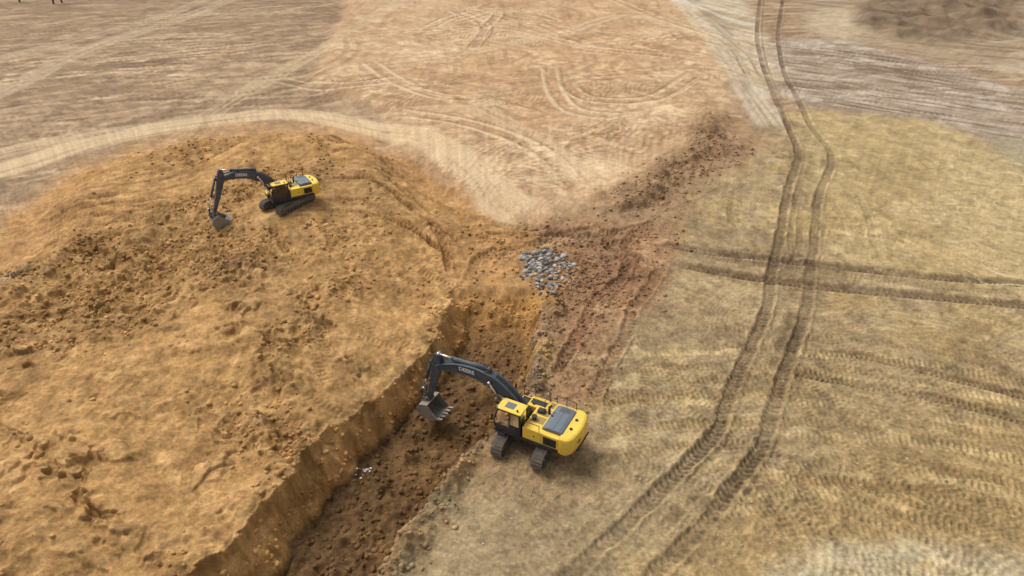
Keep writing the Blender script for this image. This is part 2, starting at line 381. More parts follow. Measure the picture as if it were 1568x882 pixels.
# named wheel ruts
DK=(104,87,70)
tw=dict(w=.78,depth=.19,period=.42,chev=1.4,cle=.45,rgb=DK,a=.88,berm=.7,fmin=.6)
rut(S_([(1168,-30),(1160,40),(1165,85),(1184,140),(1205,190),(1222,235),(1207,290),(1197,350),(1182,420),(1176,470),(1150,530),(1118,600),(1098,660),(1050,712),(980,782),(870,884),(800,950)]),**tw)
rut(S_([(1204,-30),(1196,20),(1192,60),(1202,110),(1222,150),(1243,195),(1274,240),(1254,300),(1247,370),(1240,420),(1234,480),(1205,560),(1187,620),(1165,685),(1110,760),(1060,822),(1000,884),(930,960)]),**tw)
rut(S_([(1172,-30),(1168,60),(1190,140),(1212,205),(1226,245)]),w=.5,depth=.08,rgb=(124,104,84),a=.6)
rut(S_([(1225,470),(1213,510),(1190,570)]),w=1.3,depth=.1,rgb=(92,78,62),a=.7)
rut(S_([(1215,225),(1222,240),(1218,262)]),w=1.7,depth=.1,rgb=(120,102,80),a=.7)
rut(S_([(1255,225),(1272,240),(1268,262)]),w=1.7,depth=.1,rgb=(112,96,76),a=.7)
rut(S_([(1085,650),(1100,668),(1170,672),(1180,700),(1165,715)]),w=1.3,depth=.08,rgb=(122,106,88),a=.7)
rut(S_([(1210,290),(1225,340),(1215,400),(1170,440)]),w=.6,depth=.08,rgb=(124,104,80),a=.75)
rut(S_([(1190,470),(1220,440),(1250,400),(1262,340)]),w=.6,depth=.08,rgb=(124,104,80),a=.75)
rut(S_([(1235,420),(1215,390),(1212,330),(1230,270)]),w=.6,depth=.08,rgb=(124,104,80),a=.7)
rut(S_([(1290,250),(1330,330),(1340,390)]),w=.6,depth=.05,rgb=(150,130,98),a=.5)
hz=dict(tw); hz['w']=1.1; hz['a']=1.0; hz['rgb']=(96,78,61); hz['fmin']=.85; hz['cle']=.3
rut(S_([(1000,372),(1080,384),(1180,396),(1300,410),(1420,424),(1568,437),(1700,450)]),**hz)
rut(S_([(1030,402),(1100,415),(1180,428),(1300,443),(1440,457),(1568,470),(1700,482)]),**hz)
rut(S_([(1040,385),(1180,407),(1300,421),(1430,440),(1568,452)]),w=.8,depth=.09,rgb=(124,104,80),a=.8,fmin=.5)
rut(S_([(1050,376),(1180,388),(1300,402),(1430,418)]),w=.7,depth=.06,rgb=(134,114,88),a=.6,fmin=.5)
rut(S_([(1280,538),(1340,548),(1420,570),(1500,590),(1600,614)]),w=.8,depth=.14,rgb=(112,91,68),a=.9,fmin=.6)
rut(S_([(1190,560),(1250,575),(1320,590),(1420,608),(1500,628),(1600,655)]),w=.8,depth=.14,rgb=(112,92,70),a=.9,fmin=.6)
rut(S_([(1420,560),(1480,520),(1568,480)]),w=.5,depth=.05,rgb=(140,120,80),a=.6)
rut(S_([(1435,575),(1495,535),(1580,495)]),w=.5,depth=.05,rgb=(140,120,80),a=.6)
rut(S_([(1080,470),(1180,480),(1320,500),(1400,520)]),w=.5,depth=.05,rgb=(136,114,84),a=.5)
jr=dict(w=.8,depth=.2,rgb=(118,87,65),a=.8,period=.5,berm=.9,wob=.25,fmin=.5)
rut(S_([(990,345),(955,375),(975,395),(1015,408),(1000,430),(975,465),(955,520),(925,570),(905,620)]),**jr)
rut(S_([(960,345),(925,372),(960,400),(950,430),(915,455),(900,490),(870,540),(855,580)]),**jr)
rut(S_([(1010,340),(900,362),(820,352),(760,345),(690,318)]),**jr)
rut(S_([(1000,360),(900,378),(830,372),(740,398),(715,440)]),**jr)
rut(S_([(700,370),(770,360),(840,362),(930,345)]),**jr)
rut(S_([(940,330),(1000,318),(1060,312),(1120,280),(1190,250)]),w=.7,depth=.1,rgb=(130,106,82),a=.7)
rut(S_([(750,420),(790,385),(850,372),(930,360)]),w=.6,depth=.12,rgb=(206,168,127),a=.7)
rut(S_([(860,560),(960,552),(1040,560),(1120,552)]),w=.5,depth=.05,rgb=(128,106,82),a=.6)
# ruts down the mound's east flank
mr=dict(w=.55,depth=.22,rgb=(140,103,64),a=.8,period=.4,berm=.9,wob=.3,fmin=.5)
for l in ([(490,262),(560,262),(630,290),(690,328),(760,350)],[(500,285),(580,290),(650,325),(710,358)],
          [(500,312),(570,318),(640,350),(700,385)],[(470,340),(540,330),(620,345),(690,372)],
          [(440,345),(480,345),(510,372),(500,400)],[(420,352),(430,385),(470,420)],[(500,245),(570,240),(650,278),(720,318)],[(430,230),(440,215),(500,212)],[(540,275),(620,305),(670,345),(690,400)]):
    rut(S_(l,1.8),**mr)
for l in ([(60,335),(200,325),(300,312)],[(50,350),(190,345),(290,330)],[(100,300),(230,290),(330,262)],[(330,232),(400,222),(440,250)],[(110,315),(240,305),(320,285)],[(250,235),(290,255),(300,290)],[(275,228),(310,250),(322,280)]):
    rut(S_(l,1.2),w=.6,depth=.1,rgb=(150,114,74),a=.8,fmin=.5)
# bucket scrapes and hollows in the spoil
mnd=[(60,380),(220,330),(420,380),(560,420),(560,560),(420,700),(250,840),(-60,880),(-60,520)]
scatter_marks(mnd,60,-1.05,(142,108,70),.6,(1.0,4.5),.15,z=2,w=.65,depth=.26,cle=0,berm=.7,wob=1.0,single=True,hsd=.7,ends=.9,wj=1)
scatter_marks(mnd,80,-1.0,(200,164,116),.4,(1.0,4),.12,z=2,w=.8,depth=-.20,cle=0,berm=.1,wob=1.1,single=True,hsd=.8,ends=.9,wj=1)
scatter_marks([(480,360),(690,400),(650,520),(500,620),(420,680),(480,520)],26,-.9,(154,119,78),.5,(3,7),.05,z=1.6,w=.6,depth=.08,single=True)
# ripple lines on the wet sheet
rp=np.abs(vn(X*.30+Y*.12+1.1*vn(X/3,Y/3,4),Y*.22,7)+.04*n6)
paint(eastp*sm(.020,.006,rp)*sm(-.2,.4,n20+.3),(228,210,168),.6)

# ---- build terrain mesh --------------------------------------------------
idx=np.arange(NR*NC,dtype=np.int32).reshape(NR,NC)
quads=np.stack([idx[:-1,:-1],idx[:-1,1:],idx[1:,1:],idx[1:,:-1]],-1).reshape(-1,4)
me=bpy.data.meshes.new("ground"); nq=len(quads)
me.vertices.add(NR*NC); me.loops.add(nq*4); me.polygons.add(nq)
me.vertices.foreach_set("co",np.stack([X,Y,H],-1).astype(np.float32).ravel())
me.loops.foreach_set("vertex_index",quads.ravel().astype(np.int32))
me.polygons.foreach_set("loop_start",np.arange(0,nq*4,4,dtype=np.int32))
me.polygons.foreach_set("use_smooth",np.ones(nq,bool))
me.update(calc_edges=True)
ca=me.attributes.new("Col",'FLOAT_COLOR','POINT')
C=np.clip(C,.004,.9)
ca.data.foreach_set("color",np.concatenate([C,np.ones(X.shape+(1,))],-1).astype(np.float32).ravel())
cb=me.attributes.new("Surf",'FLOAT_COLOR','POINT')
cb.data.foreach_set("color",np.stack([WET,np.clip(A,0,1),WET*0,WET*0+1],-1).astype(np.float32).ravel())
ground=bpy.data.objects.new("ground",me); scene.collection.objects.link(ground)

# ---- materials ------------------------------------------------------------
def newmat(name):
    m=bpy.data.materials.new(name); m.use_nodes=True; nt=m.node_tree
    return m,nt,nt.nodes["Principled BSDF"]
def N(nt,t,**k):
    n=nt.nodes.new(t)
    for a,b in k.items(): setattr(n,a,b)
    return n
def soil_mat():
    m,nt,b=newmat("soil"); L=nt.links
    col=N(nt,'ShaderNodeAttribute',attribute_name="Col"); sf=N(nt,'ShaderNodeAttribute',attribute_name="Surf")
    tc=N(nt,'ShaderNodeTexCoord'); sep=N(nt,'ShaderNodeSeparateColor'); L.new(sf.outputs['Color'],sep.inputs[0])
    n1=N(nt,'ShaderNodeTexNoise'); n1.inputs['Scale'].default_value=6; n1.inputs['Detail'].default_value=5; n1.inputs['Roughness'].default_value=.72
    L.new(tc.outputs['Object'],n1.inputs['Vector'])
    mr=N(nt,'ShaderNodeMapRange'); mr.inputs['From Min'].default_value=.3; mr.inputs['From Max'].default_value=.7; mr.inputs['To Min'].default_value=.7; mr.inputs['To Max'].default_value=1.3
    L.new(n1.outputs['Fac'],mr.inputs['Value'])
    mx=N(nt,'ShaderNodeVectorMath',operation='SCALE'); L.new(col.outputs['Color'],mx.inputs[0]); L.new(mr.outputs[0],mx.inputs['Scale'])
    L.new(mx.outputs[0],b.inputs['Base Color'])
    rr=N(nt,'ShaderNodeMapRange'); rr.inputs['To Min'].default_value=.98; rr.inputs['To Max'].default_value=.15; L.new(sep.outputs[0],rr.inputs['Value']); L.new(rr.outputs[0],b.inputs['Roughness'])
    b.inputs['Specular IOR Level'].default_value=.15
    bs=N(nt,'ShaderNodeMath',operation='MULTIPLY_ADD'); bs.inputs[1].default_value=.15; bs.inputs[2].default_value=.04; L.new(sep.outputs[1],bs.inputs[0])
    hm=N(nt,'ShaderNodeMath',operation='MULTIPLY'); L.new(n1.outputs['Fac'],hm.inputs[0]); L.new(bs.outputs[0],hm.inputs[1])
    bp=N(nt,'ShaderNodeBump'); bp.inputs['Strength'].default_value=1; bp.inputs['Distance'].default_value=1.0
    L.new(hm.outputs[0],bp.inputs['Height']); L.new(bp.outputs[0],b.inputs['Normal'])
    return m
soil=soil_mat(); me.materials.append(soil)
def paintmat(name,rgb,rough=.4,dirt=.35,dcol=(.26,.18,.10),metal=0,spec=.5):
    m,nt,b=newmat(name); L=nt.links
    tc=N(nt,'ShaderNodeTexCoord'); n=N(nt,'ShaderNodeTexNoise'); n.inputs['Scale'].default_value=1.7; n.inputs['Detail'].default_value=8; n.inputs['Roughness'].default_value=.7
    L.new(tc.outputs['Object'],n.inputs['Vector'])
    r=N(nt,'ShaderNodeMapRange'); r.inputs['From Min'].default_value=.45; r.inputs['From Max'].default_value=.75; r.inputs['To Max'].default_value=dirt; L.new(n.outputs['Fac'],r.inputs['Value'])
    mx=N(nt,'ShaderNodeMix',data_type='RGBA'); mx.inputs[6].default_value=(*rgb,1); mx.inputs[7].default_value=(*dcol,1); L.new(r.outputs[0],mx.inputs[0]); L.new(mx.outputs[2],b.inputs['Base Color'])
    r2=N(nt,'ShaderNodeMapRange'); r2.inputs['To Min'].default_value=rough; r2.inputs['To Max'].default_value=min(1,rough+.45); L.new(n.outputs['Fac'],r2.inputs['Value']); L.new(r2.outputs[0],b.inputs['Roughness'])
    b.inputs['Metallic'].default_value=metal; b.inputs['Specular IOR Level'].default_value=spec
    return m
YEL=paintmat("yellow_paint",(.82,.54,.06),.35,.35); SLATE=paintmat("slate_paint",(.05,.066,.082),.4,.4)
HOOD=paintmat("hood_grey",(.12,.15,.18),.5,.35); DARK=paintmat("dark_frame",(.02,.02,.022),.5,.3)
STEEL=paintmat("worn_steel",(.30,.28,.26),.4,.6,metal=.3); TRK=paintmat("track_steel",(.13,.11,.09),.6,.85,(.30,.22,.13))
CHR=paintmat("chrome_rod",(.7,.7,.7),.15,.1,metal=1); RED=paintmat("seat_fabric",(.35,.03,.02),.8,.2); WHT=paintmat("white_decal",(.8,.8,.8),.5,.15)
RUST=paintmat("bucket_steel",(.20,.18,.155),.5,.75,(.36,.25,.14))
GREY=paintmat("grip_plate",(.34,.24,.08),.8,.5)
gm=bpy.data.materials.new("cab_glass"); gm.use_nodes=True; nt=gm.node_tree; nt.nodes.clear()
o=N(nt,'ShaderNodeOutputMaterial'); g=N(nt,'ShaderNodeBsdfGlossy'); g.inputs['Roughness'].default_value=.03
t=N(nt,'ShaderNodeBsdfTransparent'); t.inputs[0].default_value=(.55,.62,.66,1); f=N(nt,'ShaderNodeFresnel'); f.inputs[0].default_value=1.7
mx=N(nt,'ShaderNodeMixShader'); nt.links.new(f.outputs[0],mx.inputs[0]); nt.links.new(t.outputs[0],mx.inputs[1]); nt.links.new(g.outputs[0],mx.inputs[2]); nt.links.new(mx.outputs[0],o.inputs[0])
GLASS=gm

# ---- part builder -----------------------------------------------------------
class Part:
    def __init__(s): s.v=[]; s.f=[]
    def add(s,v,f):
        n=len(s.v); s.v+= [tuple(p) for p in v]; s.f+=[tuple(i+n for i in q) for q in f]; return s
    def box(s,x0,x1,y0,y1,z0,z1):
        v=[(x,y,z) for x in (x0,x1) for y in (y0,y1) for z in (z0,z1)]
        return s.add(v,[(0,1,3,2),(4,6,7,5),(0,4,5,1),(2,3,7,6),(0,2,6,4),(1,5,7,3)])
    def prism(s,pts,y0,y1):     # profile in x,z
        n=len(pts); v=[(x,y0,z) for x,z in pts]+[(x,y1,z) for x,z in pts]
        return s.add(v,[tuple(range(n)),tuple(range(2*n-1,n-1,-1))]+[(i,i+n,(i+1)%n+n,(i+1)%n) for i in range(n)])
    def prismz(s,pts,z0,z1,sc=1.0):
        n=len(pts); v=[(x,y,z0) for x,y in pts]+[(x*sc if sc!=1 else x,y*sc,z1) for x,y in pts]
        return s.add(v,[tuple(range(n-1,-1,-1)),tuple(range(n,2*n))]+[(i,(i+1)%n,(i+1)%n+n,i+n) for i in range(n)])
    def strip(s,top,bot,y0,y1):
        n=len(top); v=[(x,y0,z) for x,z in top]+[(x,y0,z) for x,z in bot]+[(x,y1,z) for x,z in top]+[(x,y1,z) for x,z in bot]
        f=[]
        for i in range(n-1):
            f+=[(i,i+1,n+i+1,n+i),(2*n+i,3*n+i,3*n+i+1,2*n+i+1),(i,2*n+i,2*n+i+1,i+1),(n+i,n+i+1,3*n+i+1,3*n+i)]
        f+=[(0,n,3*n,2*n),(n-1,3*n-1,4*n-1,2*n-1)]
        return s.add(v,f)
    def cyl(s,p0,p1,r,n=14,r1=None):
        p0,p1=Vector(p0),Vector(p1); d=(p1-p0).normalized(); a=d.orthogonal().normalized(); b=d.cross(a); r1=r if r1 is None else r1
        v=[p0+(a*math.cos(2*math.pi*i/n)+b*math.sin(2*math.pi*i/n))*r for i in range(n)]+[p1+(a*math.cos(2*math.pi*i/n)+b*math.sin(2*math.pi*i/n))*r1 for i in range(n)]
        return s.add(v,[tuple(range(n-1,-1,-1)),tuple(range(n,2*n))]+[(i,(i+1)%n,(i+1)%n+n,i+n) for i in range(n)])
    def bar(s,p0,p1,w): return s.cyl(p0,p1,w*.7,4)
    def tube(s,pts,r,n=8):
        for a,b in zip(pts[:-1],pts[1:]): s.cyl(a,b,r,n)
        return s
    def done(s,name,mat,parent,bevel=0,smooth=False):
        m=bpy.data.meshes.new(name); m.from_pydata(s.v,[],s.f); 
        import bmesh
        bm=bmesh.new(); bm.from_mesh(m); bmesh.ops.recalc_face_normals(bm,faces=bm.faces); bm.to_mesh(m); bm.free()
        m.materials.append(mat); ob=bpy.data.objects.new(name,m); scene.collection.objects.link(ob); ob.parent=parent
        if bevel:
            md=ob.modifiers.new("bevel",'BEVEL'); md.width=bevel; md.segments=3; md.limit_method='ANGLE'; md.angle_limit=math.radians(35)
        if smooth:
            for p in m.polygons: p.use_smooth=len(p.vertices)==4
        return ob
def empty(name,parent=None,loc=(0,0,0),rz=0):
    e=bpy.data.objects.new(name,None); scene.collection.objects.link(e); e.location=loc; e.rotation_euler=(0,0,rz); e.parent=parent; e.empty_display_size=.3; return e
def text(s,parent,loc,rot,size,mat,name="lettering"):
    c=bpy.data.curves.new(name,'FONT'); c.body=s; c.size=size; c.extrude=.004; c.offset=.012*size*1.5; c.align_x='CENTER'; c.align_y='CENTER'
    c.materials.append(mat); o=bpy.data.objects.new(name,c); scene.collection.objects.link(o); o.parent=parent; o.location=loc; o.rotation_euler=rot; return o

def excavator(loc,rt,rh,scale,J,Kp,bend,brot,gauge=2.6,seat=DARK):
    root=empty("excavator",None,loc); root.scale=(scale,)*3
    uc=empty("undercarriage",root,rz=rt); up=empty("upper_structure",root,rz=rh)
    R=.47; hl=2.02; zc=.52
    for sgn,nm in ((1,"left"),(-1,"right")):
        y=sgn*gauge/2; P=Part(); per=4*hl+2*math.pi*R; ns=50
        for i in range(ns):
            d=per*i/ns
            if d<2*hl: x=-hl+d; z=zc+R; a=0
            elif d<2*hl+math.pi*R: th=(d-2*hl)/R; x=hl+R*math.sin(th); z=zc+R*math.cos(th); a=th
            elif d<4*hl+math.pi*R: x=hl-(d-2*hl-math.pi*R); z=zc-R; a=math.pi
            else: th=(d-4*hl-math.pi*R)/R; x=-hl-R*math.sin(th); z=zc-R*math.cos(th); a=math.pi+th
            if a==0: z-=.03*math.sin(math.pi*(x+hl)/(2*hl))
            ca,sa=math.cos(a),math.sin(a)
            def tr(px,pz): return (x+px*ca+pz*sa, z-px*sa+pz*ca)
            P.prism([tr(-.092,-.02),tr(.092,-.02),tr(.092,.015),tr(.05,.015),tr(.045,.05),tr(.03,.05),tr(.025,.015),tr(-.03,.015),tr(-.035,.05),tr(-.05,.05),tr(-.055,.015),tr(-.092,.015)],y-.36,y+.36)
        P.done("track_shoes_"+nm,TRK,uc)
        Q=Part(); Q.box(-1.9,1.9,y-.18,y+.18,.32,.74)
        for x in (-hl,hl): Q.cyl((x,y-.2,zc),(x,y+.2,zc),.42,20); Q.cyl((x,y-.24,zc),(x,y+.24,zc),.18,14)
        for i in range(8): Q.cyl((-1.55+i*.44,y-.22,.2),(-1.55+i*.44,y+.22,.2),.13,12)
        for x in (-.8,.8): Q.cyl((x,y-.2,.88),(x,y+.2,.88),.09,10)
        Q.prism([(-.7,.74),(.7,.74),(.55,.84),(-.55,.84)],y-.24,y+.24)
        Q.done("track_frame_"+nm,TRK,uc,.02)
    Part().box(-.75,.75,-gauge/2,gauge/2,.5,.78).prismz([(-1.5,-1.2),(-1.1,-1.3),(0,-.8),(1.1,-1.3),(1.5,-1.2),(.8,0),(1.5,1.2),(1.1,1.3),(0,.8),(-1.1,1.3),(-1.5,1.2),(-.8,0)],.56,.9).done("centre_frame",DARK,uc,.03)
    Part().cyl((0,0,.85),(0,0,1.2),.72,32).done("slew_ring",DARK,up)
    Part().box(-2.6,1.85,-1.42,-.42,1.17,1.36).box(-2.6,1.85,.42,1.48,1.17,1.36).box(-2.6,.9,-.42,.42,1.15,1.4).done("deck_frame",DARK,up,.02)
    cw=[(-2.5,1.5)]
    for i in range(17):
        th=math.radians(90-180*i/16); yy=1.5*math.sin(th); xx=-2.72-.72*abs(math.cos(th))**.6
        cw.append((xx,yy))
    cw.append((-2.5,-1.5)); 
    P=Part(); cw_in=[(x+.10 if x<-2.6 else x,y*.95) for x,y in cw]; n=len(cw)
    levels=[(cw_in,1.12),(cw,1.3),(cw,2.12),([(x+.07 if x<-2.6 else x,y*.97) for x,y in cw],2.3),([(x+.22 if x<-2.6 else x,y*.90) for x,y in cw],2.38)]
    v=[(x,y,z) for l,z in levels for x,y in l]; f=[tuple(range(n-1,-1,-1)),tuple(range(4*n,5*n))]
    for k in range(4): f+=[(k*n+i,k*n+(i+1)%n,(k+1)*n+(i+1)%n,(k+1)*n+i) for i in range(n)]
    P.add(v,f); P.done("counterweight",YEL,up,.03,True)
    Part().box(-3.5,-3.43,-.9,.9,1.28,1.36).box(-2.9,-2.75,-.5,-.35,2.36,2.46).box(-2.9,-2.75,.35,.5,2.36,2.46).done("counterweight_fittings",DARK,up,.01)
    Part().box(-2.48,-.12,.8,1.46,1.37,2.26).box(-2.48,-.72,-1.46,-.6,1.37,2.26).done("side_doors",YEL,up,.05)
    P=Part()
    for sy in (1,-1):
        ys=1.463*sy; P.box(-2.35,-1.5,min(ys,ys+sy*.012),max(ys,ys+sy*.012),1.5,2.1)
        for i in range(7): P.box(-2.3,-1.55,min(ys,ys+sy*.03),max(ys,ys+sy*.03),1.53+i*.08,1.56+i*.08)
        P.box(-1.38,-1.365,min(ys,ys+sy*.006),max(ys,ys+sy*.006),1.4,2.22)
        P.box(-.95,-.85,min(ys,ys+sy*.03),max(ys,ys+sy*.03),1.8,1.85)
    P.box(-2.45,-.14,1.462,1.472,1.37,1.44); P.done("side_vents",DARK,up)
    Part().box(-1.3,-.12,-.62,.82,1.4,2.22).done("machinery_bay",YEL,up,.04)
    P=Part()
    P.prism([(-2.62,2.24),(-1.2,2.24),(-1.30,2.44),(-1.6,2.52),(-2.3,2.52),(-2.54,2.44)],-1.12,1.12); P.done("engine_hood",HOOD,up,.08)
    P=Part()
    for i in range(9): P.box(-2.25+i*.075,-2.22+i*.075,-.95,-.55,2.519,2.527)
    P.box(-1.95,-1.93,-1.05,1.05,2.519,2.524).box(-1.45,-1.36,-.06,.06,2.48,2.53)
    P.done("hood_louvres",DARK,up)
    P=Part(); P.box(-1.12,-.25,.15,.72,2.223,2.235).box(-1.12,-.8,-1.3,-.8,2.262,2.272).box(-1.12,-.3,-.5,.0,2.223,2.235); P.done("grip_plates",GREY,up,.005)
    P=Part(); P.cyl((-1.05,-.35,2.2),(-1.05,-.35,2.75),.08).cyl((-1.05,-.35,2.75),(-1.2,-.35,2.9),.075).cyl((-.45,.5,2.2),(-.45,.5,2.42),.13).cyl((-.45,.5,2.42),(-.45,.5,2.5),.17); P.box(-.8,-.35,-.45,-.1,2.22,2.40); P.done("exhaust_and_precleaner",DARK,up,0,True)
    Part().box(-.70,.55,-1.46,-.5,1.37,2.2).box(.57,1.25,-1.46,-.5,1.37,1.98).prism([(1.27,1.37),(1.85,1.37),(1.85,1.55),(1.6,1.72),(1.27,1.75)],-1.44,-.52).done("tank_and_tool_box",YEL,up,.04)
    Part().box(-.6,.45,-1.2,-.75,2.203,2.215).box(.65,1.18,-1.35,-.65,1.985,2.0).box(1.3,1.6,-1.35,-.65,1.755,1.77).cyl((.2,-.75,2.2),(.2,-.75,2.28),.1).done("step_plates",DARK,up,.004)
    r=.022
    P=Part()
    P.tube([(1.75,-1.42,1.5),(1.72,-1.42,2.35),(1.2,-1.42,2.75),(.4,-1.42,2.95),(-.55,-1.42,2.95),(-.6,-1.42,2.2)],r).tube([(.4,-1.42,2.95),(.4,-1.42,2.2)],r).tube([(1.2,-1.42,2.75),(1.2,-1.42,2.0)],r).tube([(-.6,-1.42,2.6),(1.3,-1.42,2.45)],r)
    P.tube([(1.75,-.58,1.5),(1.7,-.58,2.3),(1.25,-.58,2.55),(1.2,-.58,2.0)],r)
    P.tube([(-1.1,-1.4,2.25),(-1.1,-1.4,2.85),(-2.4,-1.35,2.85),(-2.4,-1.35,2.3)],r).tube([(-1.75,-1.38,2.85),(-1.75,-1.38,2.3)],r)
    P.tube([(-.2,1.4,2.25),(-.2,1.4,2.7),(-1.2,1.4,2.7),(-1.2,1.4,2.25)],r)
    P.tube([(-.65,-1.42,2.2),(-.65,-1.42,2.9),(-.65,-.55,2.9),(-.65,-.55,2.2)],r)
    P.done("handrails",DARK,up)
    P=Part(); P.tube([(1.75,-1.42,2.2),(1.95,-1.6,2.3)],.015).box(1.9,1.94,-1.72,-1.5,2.15,2.5).tube([(1.7,1.5,2.4),(1.85,1.68,2.5)],.015).box(1.8,1.84,1.6,1.78,2.3,2.65); P.done("mirrors",DARK,up,.01)
    y0,y1=.46,1.48
    fl=[(0.02,1.37),(1.72,1.37),(1.80,1.55),(1.80,1.62),(.02,1.62)]
    Part().prism(fl,y0,y1).done("cab_base",DARK,up,.03)
    P=Part()
    for y in (y0+.03,y1-.03):
        P.bar((1.78,y,1.6),(1.80,y,2.1),.08).bar((1.80,y,2.1),(1.50,y,3.0),.08).bar((.78,y,1.6),(.74,y,3.0),.07).bar((.05,y,1.6),(.07,y,3.0),.11).bar((.05,y,2.98),(1.5,y,2.98),.09).bar((.05,y,2.02),(.78,y,2.02),.06)
    for x,z in ((1.78,1.65),(1.5,2.98),(.06,2.98),(.06,2.05)): P.bar((x,y0,z),(x,y1,z),.08)
    P.box(.04,.78,y1-.03,y1-.005,1.62,2.02).box(.8,1.74,y1-.03,y1-.005,1.62,1.8).box(.02,.06,y0,y1,1.6,2.02)
    P.done("cab_pillars",DARK,up,.01)
    rp=[(-.02,y0-.01),(-.02,y1+.02),(1.45,y1+.02),(1.62,y1-.1),(1.62,y0+.1),(1.45,y0-.01)]
    Part().prismz(rp,3.0,3.1).done("cab_roof",YEL,up,.045)
    Part().box(.6,1.2,y0+.25,y1-.25,3.095,3.125).done("roof_hatch",HOOD,up,.02)
    P=Part()
    for y in (y0+.012,y1-.012):
        P.add([(.1,y,2.05),(.74,y,2.05),(.72,y,2.95),(.1,y,2.95)],[(0,1,2,3)]); P.add([(.8,y,1.8),(1.76,y,1.8),(1.77,y,2.1),(1.48,y,2.95),(.78,y,2.95)],[(0,1,2,3,4)])
    P.add([(1.795,y0+.05,1.66),(1.795,y1-.05,1.66),(1.805,y1-.05,2.1),(1.805,y0+.05,2.1)],[(0,1,2,3)]); P.add([(1.805,y0+.05,2.1),(1.805,y1-.05,2.1),(1.51,y1-.05,2.96),(1.51,y0+.05,2.96)],[(0,1,2,3)])
    P.add([(.045,y0+.05,2.08),(.045,y1-.05,2.08),(.06,y1-.05,2.95),(.06,y0+.05,2.95)],[(0,1,2,3)])
    P.done("cab_windows",GLASS,up)
    Part().box(.45,.95,.72,1.2,1.62,2.02).prism([(.4,1.9),(.55,1.9),(.42,2.75),(.3,2.72)],.72,1.2).done("seat",seat,up,.05)
    Part().box(.5,1.1,.55,.68,1.62,2.12).box(.5,1.1,1.24,1.36,1.62,2.12).cyl((1.0,.62,2.1),(1.04,.62,2.3),.02).cyl((1.0,1.3,2.1),(1.04,1.3,2.3),.02).box(1.55,1.62,.55,.7,1.62,2.3).done("cab_consoles",DARK,up,.02)
    P=Part(); P.cyl((.3,y1-.2,3.1),(.3,y1-.2,3.22),.06).cyl((.15,y0+.1,3.1),(.1,y0+.1,3.9),.008,6); P.done("beacon_and_antenna",DARK,up)
    P=Part(); 
    for y in (y0+.15,y1-.15): P.box(1.58,1.66,y-.07,y+.07,3.02,3.12)
    P.box(1.84,1.88,-1.2,-1.0,1.5,1.62); P.done("work_lights",STEEL,up,.01)
    Part().box(1.0,1.7,1.48,1.62,1.16,1.2).box(1.0,1.06,1.45,1.6,1.0,1.3).done("cab_step",DARK,up,.01)
    # --- boom
    yc=-.03; F=np.array((.35,1.85)); J=np.array(J,float); bend=np.array(bend,float)
    Cc=2*bend-.5*(F+J); ts=np.linspace(0,1,22)
    cl=np.array([(1-t)**2*F+2*t*(1-t)*Cc+t*t*J for t in ts]); tg=np.gradient(cl,axis=0); tg/=np.linalg.norm(tg,axis=1)[:,None]; nr=np.stack([-tg[:,1],tg[:,0]],1)
    th=np.interp(ts,[0,.12,.42,.8,1],[.2,.28,.44,.3,.17])
    top=cl+nr*th[:,None]; bot=cl-nr*th[:,None]
    Part().strip([tuple(p) for p in top],[tuple(p) for p in bot],yc-.27,yc+.27).done("boom",SLATE,up,.015)
    P=Part()
    P.strip([tuple(p) for p in (cl+nr*(th[:,None]+.012))],[tuple(p) for p in (cl+nr*(th[:,None]-.03))],yc-.31,yc+.31)
    P.strip([tuple(p) for p in (cl-nr*(th[:,None]-.03))],[tuple(p) for p in (cl-nr*(th[:,None]+.012))],yc-.31,yc+.31)
    P.cyl((F[0],yc-.4,F[1]),(F[0],yc+.4,F[1]),.16).cyl((J[0],yc-.36,J[1]),(J[0],yc+.36,J[1]),.15)
    for yy in (yc-.33,yc+.33): P.cyl((F[0],yy,F[1]-.1),(F[0],yy+.02,F[1]-.1),.3)
    P.done("boom_flanges",SLATE,up)
    P=Part(); P.prism([(-.05,1.38),(.75,1.38),(.45,2.1),(.25,2.1)],yc-.40,yc-.33).prism([(-.05,1.38),(.75,1.38),(.45,2.1),(.25,2.1)],yc+.33,yc+.40); P.done("boom_foot_bracket",DARK,up,.01)
    bp=lambda t,o:tuple(np.array([np.interp(t,ts,cl[:,0]),np.interp(t,ts,cl[:,1])])+o*np.array([np.interp(t,ts,nr[:,0]),np.interp(t,ts,nr[:,1])]))
    def ram(a,b,y,r,nm,k=.58):
        a=Vector((a[0],y,a[1])); b=Vector((b[0],y,b[1])); m=a.lerp(b,k)
        Part().cyl(a,m,r,16).cyl(a-Vector((0,r*1.1,0)),a+Vector((0,r*1.1,0)),r*1.15,14).cyl(m,m+(b-a).normalized()*.07,r*1.12,16).done(nm+"_barrel",SLATE,up,0,True)
        Part().cyl(m,b,r*.55,12).cyl(b-Vector((0,r*1.1,0)),b+Vector((0,r*1.1,0)),r*.9,12).done(nm+"_rod",CHR,up,0,True)
    q=bp(.44,0)
    ram((1.15,1.45),q,yc-.42,.12,"boom_cylinder_right"); ram((1.15,1.45),q,yc+.42,.12,"boom_cylinder_left")
    Part().cyl((q[0],yc-.55,q[1]),(q[0],yc+.55,q[1]),.1).box(.85,1.3,yc-.55,yc+.55,1.36,1.5).done("cylinder_pins",DARK,up)
    # arm
    Kp=np.array(Kp,float); ax=(Kp-J); La=np.linalg.norm(ax); ax/=La; an=np.array([-ax[1],ax[0]]) 
    if an[0]<0: an=-an
    def al(a,n): return tuple(J+ax*a+an*n)
    st=[(-.95,.42,.12),(-.75,.52,.02),(-.2,.50,-.2),(.35,.42,-.24),(La*.5,.26,-.2),(La*.85,.17,-.15),(La+.1,.14,-.12)]
